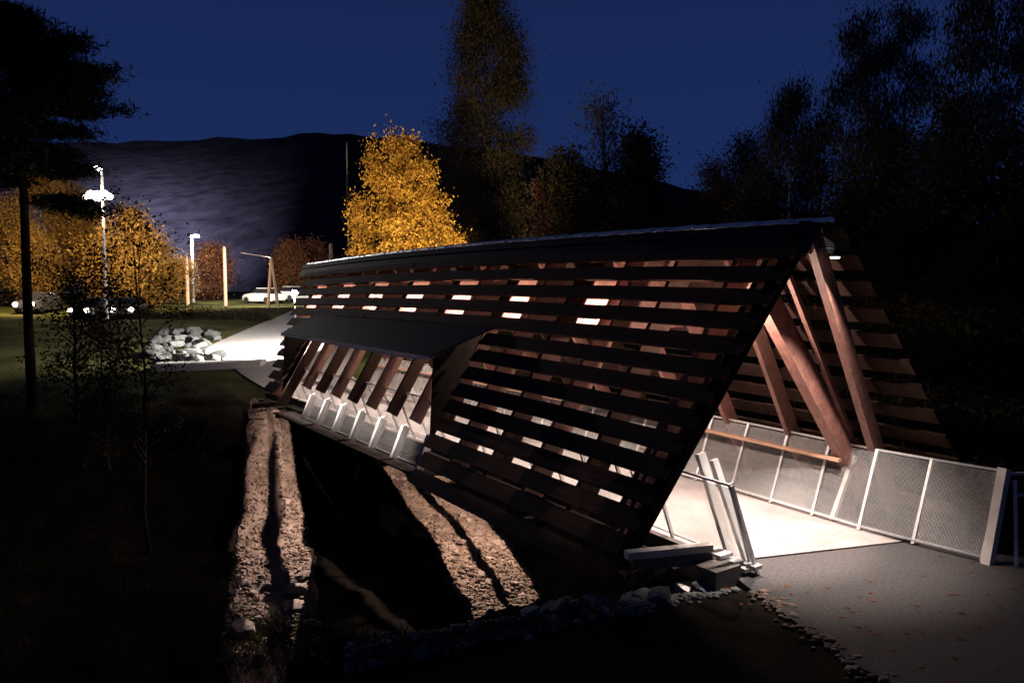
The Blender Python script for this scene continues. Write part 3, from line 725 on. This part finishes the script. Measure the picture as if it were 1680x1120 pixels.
# small sparse tree in front of the lit street
b2 = ground_at(232, 19)
tree('small_tree', b2, top_h(b2, 232, 305, 19), lambda f: 1.5 * (1 - abs(f - .62) * 1.3), 'slender sparse tree silhouetted against the lit street at left', 'tree', M['dim'], 2300, .055, .06, 90, .22, z0=.3)
b2 = ground_at(120, 24)
tree('small_tree', b2, top_h(b2, 120, 400, 24), lambda f: 1.7 * (1 - abs(f - .6) * 1.1), 'low bushy dark tree just right of the pine', 'tree', M['dim'], 3600, .06, .08, 110, .32, z0=.2)
b2 = ground_at(170, 22)
tree('small_tree', b2, top_h(b2, 170, 455, 22), lambda f: 1.1 * (1 - abs(f - .55) * .9), 'short thick shrub below the floodlights at left', 'shrub', M['dim'], 5000, .06, .05, 90, .25, z0=.1)
# golden lit trees beyond the street
for (x, D, yt, rad, lab, mm, n) in [(15, 62, 330, 3.2, 'golden lit tree behind the pine at the left edge', 'gold', 9000), (90, 66, 262, 3.6, 'tall golden lit tree between the pine and the floodlight mast', 'gold', 11000),
        (150, 66, 372, 2.6, 'low golden tree right under the floodlight mast', 'gold', 8000), (215, 60, 345, 2.6, 'golden lit tree right of the floodlight mast', 'gold', 8000),
        (55, 60, 380, 2.6, 'olive gold tree low behind the pine trunk', 'gold', 8000), (120, 72, 300, 3.0, 'golden crown showing left of the floodlights', 'gold', 8000), (185, 58, 400, 2.0, 'small lit golden tree right of the headlights', 'gold', 7000), (300, 70, 432, 1.6, 'low pale bush at the foot of the white lamp pole', 'gold', 4000), (262, 64, 395, 2.2, 'small pale golden tree left of the white lamp pole', 'gold', 6000), (350, 78, 405, 2.4, 'round reddish brown tree between white lamp pole and timber post', 'brown', 6000),
        (478, 80, 403, 2.9, 'domed brown bush beside the end of the bridge roof', 'brown', 7000), (515, 84, 398, 2.0, 'small brown bush peeping over the far end of the bridge roof', 'brown', 4000)]:
    b2 = ground_at(x, D); h_ = top_h(b2, x, yt, D)
    tree('autumn_tree', b2, h_, lambda f, rad=rad: rad * max(.15, 1 - abs(f - .5) * 1.5), lab, 'tree', M[mm], int(n * 1.5), .12, .14, 120, .5, z0=.12)
# the yellow tree behind the bridge
b2 = ground_at(668, 42)
yt = top_h(b2, 665, 222, 42)
def ycr(f): return 2.5 * min(1, (1.03 - f) * 1.6) * min(1, .72 + f * .8)
ty = tree('yellow_tree', b2, yt, ycr, 'glowing yellow autumn tree rising behind the bridge roof', 'tree', M['yellow'], 52000, .085, .16, 560, .27, z0=.1, limb=36, vert=.3, leaders=[(-2.7, .68, .9), (-1.8, .95, .95), (-.8, 1.0, 1.0), (.3, .97, 1.0), (1.2, .86, 1.1), (2.1, .70, 1.1), (2.9, .5, .9), (-2.2, .45, 1.3), (0, .6, 2.2), (1.6, .5, 1.6)])
for (x, D, yt_, rad, lab) in [(640, 41.5, 222, .6, 1), (700, 43, 270, .8, 1)]: pass
b2 = ground_at(882, 40)
tree('slim_tree', b2, top_h(b2, 882, 292, 40), lambda f: .8 * max(.2, 1 - f) + .15, 'small slim orange tree right of the tall poplar', 'tree', M['brown'], 1600, .09, .06, 70, .2, z0=.3)
# poplar
b2 = ground_at(805, 55)
tree('poplar_tree', b2, 26, lambda f: 3.2 * min(1, .55 + f * 1.2) * min(1, (1.05 - f) * 2.4), 'tall columnar poplar rising dark against the sky', 'tree', M['poplar'], 90000, .09, .3, 420, .55, z0=.08, limb=70, vert=1.2)
# bare spreading tree
b2 = ground_at(985, 48)
tree('bare_tree', b2, top_h(b2, 985, 150, 48), lambda f: 3.9 * min(1, (1.04 - f) * 2.0), 'bare spreading tree with open twigs right of the poplar', 'tree', M['twig'], 3600, .085, .22, 420, .5, z0=.15, limb=120, vert=.4, aspect=2.4)
b2 = ground_at(1045, 44)
tree('leafy_tree', b2, top_h(b2, 1045, 215, 44), lambda f: 3.4 * min(1, (1.04 - f) * 1.5), 'rounded dark tree beside the bare tree', 'tree', M['dim'], 16000, .13, .2, 240, .5, z0=.1, limb=50)
b2 = ground_at(925, 46)
tree('leafy_tree', b2, top_h(b2, 925, 245, 46), lambda f: 3.2 * min(1, (1.04 - f) * 1.5), 'low dark tree between the poplar and the bare tree', 'tree', M['dim'], 12000, .13, .2, 200, .5, z0=.1, limb=40)
# right hand wood
wood = [(1165, 45, 265, 2.6, 'brown', 'low rusty brown tree at the left end of the wood'), (1215, 42, 215, 2.4, 'dim', 'pointed tree with a dark top at the left of the wood'),
    (1290, 36, 130, 2.2, 'twig', 'slender birch with hanging twigs, first tall one of the wood'), (1395, 34, 20, 2.3, 'twig', 'tall birch second from the left in the wood'),
    (1480, 36, -10, 2.6, 'twig', 'tall full birch in the middle of the wood'), (1590, 28, -60, 2.3, 'twig', 'tall birch reaching past the top of the picture at right'), (1675, 30, -40, 2.8, 'twig', 'tall birch at the right edge'),
    (1340, 40, 190, 3.0, 'dim', 'dark leafy tree filling the gap between the first two birches'), (1450, 30, 210, 2.7, 'dim', 'dark leafy tree above the right side of the bridge portal'), (1550, 26, 170, 2.6, 'dim', 'dark leafy tree right of the portal'),
    (1640, 24, 200, 2.6, 'dim', 'dark leafy tree at the right margin'), (1240, 34, 290, 2.4, 'dim', 'low dark tree just above the bridge ridge'), (1380, 26, 300, 2.2, 'dim', 'dark bush behind the portal of the bridge'),
    (1500, 21, 330, 2.2, 'dim', 'dark bush behind the right leaning wall of the bridge'), (1600, 18, 400, 2.0, 'dim', 'dark bush behind the railing at right'), (1700, 19, 330, 2.2, 'dim', 'dark bush at the right edge of the wood')]
for (x, D, yt_, rad, mm, lab) in wood:
    b2 = ground_at(x, D)
    if hz(b2.x, b2.y) < -1: b2.z = hz(b2.x, b2.y)
    h_ = top_h(b2, x, yt_, D); tw = mm == 'twig'
    tree('birch_tree' if tw else 'wood_tree', b2, h_, (lambda f, rad=rad: rad * min(1, (1.03 - f) * 2.2) * (.75 + .3 * f)) if tw else (lambda f, rad=rad: rad * min(1, (1.05 - f) * 1.6)),
         lab, 'tree', M[mm], 26000 if tw else 16000, .052 if tw else .085, .14, 240, .34 if tw else .45, bark=M['birch_bark'] if tw else M['bark'], aspect=1.9 if tw else 1., vert=1.5 if tw else 0, z0=.12, limb=46)
# dry shrub on the near bank
q = px(955, 985, 9.2); 
root = empty('dry_shrub', (q.x, q.y, hz(q.x, q.y))); tag(root, 'dry reddish brown shrub on the near bank left of the stones', 'shrub')
mb = MB()
for k in range(34):
    a = random.uniform(0, 6.28); rr = random.uniform(.1, .45); mb.tube([(0, 0, 0), (math.cos(a) * rr * .5, math.sin(a) * rr * .5, .3), (math.cos(a) * rr, math.sin(a) * rr, random.uniform(.35, .75))], [.008, .006, .003], 4, False)
mb.build('stem', M['bark'], root)
C_ = np.array([(random.gauss(0, .25), random.gauss(0, .25), random.uniform(.2, .65)) for _ in range(60)]); V, F = leaf_cloud(C_, 1500, .022, .09)
link_mesh('foliage', np_mesh('foliage', V, F, M['brown']), root)

# ---------------------------------------------------------------- street side: lamps, posts, cars
def spot(name, loc, target, e_, col_, size=60, blend=.5, rad=.2, parent=None):
    ld = bpy.data.lights.new(name, 'SPOT'); ld.energy = e_; ld.color = col_; ld.spot_size = R(size); ld.spot_blend = blend; ld.shadow_soft_size = rad
    o = bpy.data.objects.new(name, ld); COL.objects.link(o); loc = Vector(loc); d = Vector(target) - loc
    o.rotation_euler = d.to_track_quat('-Z', 'Y').to_euler()
    if parent: o.parent = parent; o.location = loc - parent.location
    else: o.location = loc
    return o
def point(name, loc, e_, col_, rad=.2, parent=None):
    ld = bpy.data.lights.new(name, 'POINT'); ld.energy = e_; ld.color = col_; ld.shadow_soft_size = rad
    o = bpy.data.objects.new(name, ld); COL.objects.link(o); loc = Vector(loc)
    if parent: o.parent = parent; o.location = loc - parent.location
    else: o.location = loc
    return o
# floodlight mast
b2 = ground_at(176, 50); hm = top_h(b2, 176, 282, 50)
mast = empty('floodlight_mast', b2); tag(mast, 'tall mast with glaring warm lamp heads spread out to imitate bloom above the golden trees', 'street lamp')
MB().tube([(0, 0, 0), (0, 0, hm)], [.12, .07], 8).build('pole', M['pole'], mast)
def local(x, y, D): return px(x, y, D) - b2
hp = local(165, 323, 55.6)
MB().beam(local(148, 323, 50), local(188, 323, 50), .08, .08).build('crossbar', M['pole'], mast)
for x, y, rr_ in ((148, 325, .20), (157, 322, .27), (167, 324, .34), (178, 322, .30), (187, 325, .20)):  # extra heads widen the lamp, standing in for its bloom
    q = local(x, y, 49.8)
    MB().tube([q + Vector((-.05, -.16, -.02)), q + Vector((0, -.10, 0)), q + Vector((.06, .14, .05))], [rr_ * .8, rr_, rr_ * .55], 14).build('bloom_lamp_head', M['lamp_y'], mast)
q = local(168, 280, 49.8); MB().tube([q + Vector((-.3, -.25, 0)), q, q + Vector((.3, .25, 0))], [.06, .17, .06], 8).build('lamp_head', M['lamp_c'], mast)
MB().beam(Vector((0, 0, hm)), q, .06, .06).build('arm', M['pole'], mast)
spot('light', px(165, 325, 49.2), px(150, 420, 64), 6500, (1, .70, .36), 125, .5, .4, mast)

spot('light', px(280, 420, 55), px(290, 460, 66), 5000, (1, .74, .42), 130, .5, .3, mast)
spot('light', px(440, 425, 62), px(440, 480, 68), 6000, (1, .9, .8), 120, .6, .3, mast)
spot('light', px(60, 372, 50), px(60, 430, 64), 7000, (1, .70, .36), 130, .5, .3, mast)  # added warm spot beside the mast, brightening the golden trees
# added spots on the bridge ridge and the hill side
spot('added_ridge_light', px(205, 290, 54), (0, 9.5, 5.2), 7500, (1, .93, .85), 20, .8, .3, mast)  # added narrow spot making the highlights on the ridge
for cone, en in ((11, 9e6), (20, 11e6), (34, 9.0e6)):
    spot('beam', px(200, 283, 78), px(212, 335, 300), en, (.74, .66, 1), cone, 1., .5, mast)  # hill spots stand in for the lamp's haze glow
# white lamp pole
b3 = ground_at(318, 72); lp = empty('street_lamp', b3); tag(lp, 'slim white street lamp pole with a small head left of the reddish tree', 'street lamp')
hh = top_h(b3, 318, 387, 72)
MB().tube([(0, 0, 0), (0, 0, hh)], [.16, .12], 8).build('pole', M['pole'], lp)
q = px(326, 388, 72) - b3; MB().beam(Vector((0, 0, hh)), q, .06, .06).build('arm', M['pole'], lp)
MB().box(q.x, q.y, q.z, .5, .3, .22).build('lamp_head', M['lamp_c'], lp)
point('light', px(326, 396, 71.6), 2500, (.95, .86, .8), .3, lp)
# short and tall timber posts, swing frame
def post(x, y0, D, r, lab, nm='timber_post'):
    b_ = ground_at(x, D); h_ = top_h(b_, x, y0, D); o = MB().tube([(0, 0, -.2), (0, 0, h_ * .55), (0, 0, h_ - .12), (0, 0, h_)], [r, r * .98, r * .9, r * .55], 8).build(nm, M['timber']); o.location = b_; tag(o, lab, 'post', None); return o
post(371, 405, 66, .15, 'tall pale timber post in front of the reddish tree'); post(309, 420, 66, .15, 'shorter timber post left of the white lamp pole'); post(545, 400, 60, .16, 'timber post top showing above the far end of the bridge roof')
b4 = ground_at(448, 62); sw = empty('swing_frame', b4); tag(sw, 'pale timber A-shaped swing frame beside the far end of the bridge', 'swing frame')
tp = px(447, 423, 62) - b4
for xx in (440, 457):
    q = px(xx, 475, 62) - b4; q.z = -.15; MB().tube([q, tp], [.14, .11], 8).build('leg', M['timber'], sw)
q2 = px(398, 415, 75) - b4; MB().tube([tp, q2], [.025, .02], 6).build('top_beam', M['timber'], sw)
def car(x, D, heading, m, lab, lights=False):
    b_ = ground_at(x, D); r = empty('parked_car', b_, heading); tag(r, lab, 'car')
    def sec(xx, w_, z0, z1): return [(xx, -w_, z0), (xx, w_, z0), (xx, w_, z1), (xx, -w_, z1)]
    rings = [sec(-2.15, .74, .35, .78), sec(-2.0, .84, .28, .92), sec(-1.0, .88, .25, .98), (sec(.7, .88, .25, .98)), sec(1.7, .84, .27, .86), sec(2.12, .72, .35, .68)]
    V = [v for q in rings for v in q]; F = [(4 * i + k, 4 * i + (k + 1) % 4, 4 * i + 4 + (k + 1) % 4, 4 * i + 4 + k) for i in range(5) for k in range(4)] + [(3, 2, 1, 0), (20, 21, 22, 23)]
    MB().add(V, F).build('body', m, r)
    MB().hexa([(-1.7, -.78, .96), (.9, -.78, .96), (.9, .78, .96), (-1.7, .78, .96), (-1.2, -.62, 1.42), (.25, -.62, 1.42), (.25, .62, 1.42), (-1.2, .62, 1.42)]).build('window_band', M['glass'], r)
    MB().hexa([(-1.22, -.64, 1.422), (.27, -.64, 1.422), (.27, .64, 1.422), (-1.22, .64, 1.422), (-1.1, -.58, 1.48), (.15, -.58, 1.48), (.15, .58, 1.48), (-1.1, .58, 1.48)]).build('roof', m, r)
    for xx in (-1.35, 1.35):
        for yy in (-.82, .82): MB().tube([(xx, yy - .1, .32), (xx, yy + .1, .32)], .32, 14).build('wheel', M['rubber'], r)
    if lights:
        for yy in (-.58, .58): MB().tube([(2.1, yy, .62), (2.2, yy, .62)], [.17, .15], 10).build('headlight', M['head'], r)
    return r
car(433, 70, TH + R(80), M['car_white'], 'white car parked on the lit street left of the swing frame'); car(476, 74, TH + R(70), M['car_white'], 'white car partly hidden by the far end of the bridge')
face = math.atan2(-CT, -ST)
car(158, 52, face, M['car_dark'], 'dark car with both headlights on, under the floodlight mast', True); car(213, 53, face + .25, M['car_dark'], 'dark car with headlights on just behind the sparse tree', True)
car(66, 55, face + .1, M['car_dark'], 'dark car with headlights on seen right beside the pine trunk', True)
# low hedge in front of the street
hb = px(330, 490, 50); 
hed = empty('hedge', ground_at(330, 52)); tag(hed, 'low clipped dark hedge between the lawn and the lit street', 'hedge')
C_ = []
for k in range(260):
    x = random.uniform(120, 445); q = ground_at(x, 52 + random.uniform(-.4, .4)); C_.append((q.x - hed.location.x, q.y - hed.location.y, q.z - hed.location.z + random.uniform(.05, .5)))
V, F = leaf_cloud(np.array(C_), 14000, .07, .22); link_mesh('foliage', np_mesh('foliage', V, F, M['dim']), hed)
# concrete edge like a pale log beside the path
a, b_ = drop(243, 611), drop(425, 604)
a = px(243, 611, depth(a.x, a.y)); 
o = MB().hexa([a + Vector((0, 0, -.6)), b_ + Vector((0, 0, -.6)), b_ + Vector((.55, .95, -.6)), a + Vector((.55, .95, -.6)), a + Vector((0, 0, .34)), b_ + Vector((0, 0, .30)), b_ + Vector((.55, .95, .30)), a + Vector((.55, .95, .34))]).build('kerb_wall', M['pole'])
tag(o, 'low pale concrete edging on top of the dark bank beside the far path', 'kerb')
# added lamp lighting the far path, standing behind the far end of the bridge
q = ground_at(484, 36); fl = empty('added_path_lamp', q); tag(fl, 'added short path lamp behind the far end of the bridge', 'street lamp')
MB().tube([(0, 0, 0), (0, 0, 3.1)], [.06, .05], 8).build('pole', M['galv'], fl); MB().tube([(0, 0, 3.1), (0, 0, 3.3)], [.16, .1], 10).build('lamp_head', M['lamp_c'], fl)
spot('light', q + Vector((0, 0, 3.0)), px(362, 572, 38.5), 24000, (1, .93, .86), 126, .4, .1, fl)
# added lamp that lights the yellow tree, hidden by the bridge
q = ground_at(690, 33.5); fl2 = empty('added_path_lamp', q); tag(fl2, 'added path lamp behind the bridge shining up on the yellow tree', 'street lamp')
MB().tube([(0, 0, 0), (0, 0, 2.6)], [.06, .05], 8).build('pole', M['galv'], fl2); MB().tube([(0, 0, 2.6), (0, 0, 2.8)], [.16, .1], 10).build('lamp_head', M['galv'], fl2)
spot('light', q + Vector((0, 0, 3.2)), px(660, 330, 42), 13000, (1, .72, .36), 95, .6, .2, fl2)
point('glow', q + Vector((0, 0, 3.0)), 900, (1, .85, .7), .1, fl2)
# thin mast beside the yellow tree
for x, y0, D, lab in ((573, 238, 45, 'thin dark mast at the left side of the yellow tree'), (705, 235, 46, 'thin dark mast at the right side of the yellow tree')):
    b_ = ground_at(x, D); o = MB().tube([(0, 0, 0), (0, 0, top_h(b_, x, y0, D))], [.07, .05], 6).build('mast', M['oldwood']); o.location = b_; tag(o, lab, 'mast')

0 and print('G1', [[tuple(round(v,1) for v in q) for q in e_] for st in G1 for e_ in st])
0 and print('G2', [[tuple(round(v,1) for v in q) for q in e_] for st in G2 for e_ in st])

# fallen leaves on the path and the bank
n_ = 260; P = np.column_stack([rng.uniform(-2.6, 4.5, n_), rng.uniform(-7, .2, n_)]); P = P[P[:, 1] + .36 * P[:, 0] < -.1]; n_ = len(P)
z_ = np.maximum(height(P[:, 0], P[:, 1]), 0) + .006; a_ = rng.uniform(0, 6.28, n_); s_ = rng.uniform(.02, .045, n_)
V = np.stack([np.column_stack([P[:, 0] + np.cos(a_ + q) * s_ * k_, P[:, 1] + np.sin(a_ + q) * s_ * k_, z_ + dz]) for q, k_, dz in ((0, 1.3, .004), (1.57, .7, .001), (3.14, 1.2, .01), (4.71, .7, .001))], 1).reshape(-1, 3)
o = link_mesh('fallen_leaves', np_mesh('fallen_leaves', V, np.arange(4 * n_).reshape(-1, 4), M['brown'])); tag(o, 'fallen brown leaves scattered on the asphalt path', 'leaves', None, 'stuff')

def fs():
    t = random.random(); a = ((-1.85, -.2), (-2.7, -2.2), (-3.0, -6)); k = 0 if t < .4 else 1; f = (t / .4) if k == 0 else (t - .4) / .6
    return (a[k][0] * (1 - f) + a[k + 1][0] * f + random.gauss(0, .10), a[k][1] * (1 - f) + a[k + 1][1] * f + random.gauss(0, .1))
scatter_gravel(420, 'verge_gravel', fs, M['gravel'], 'loose grit along the left edge of the asphalt path', .01)
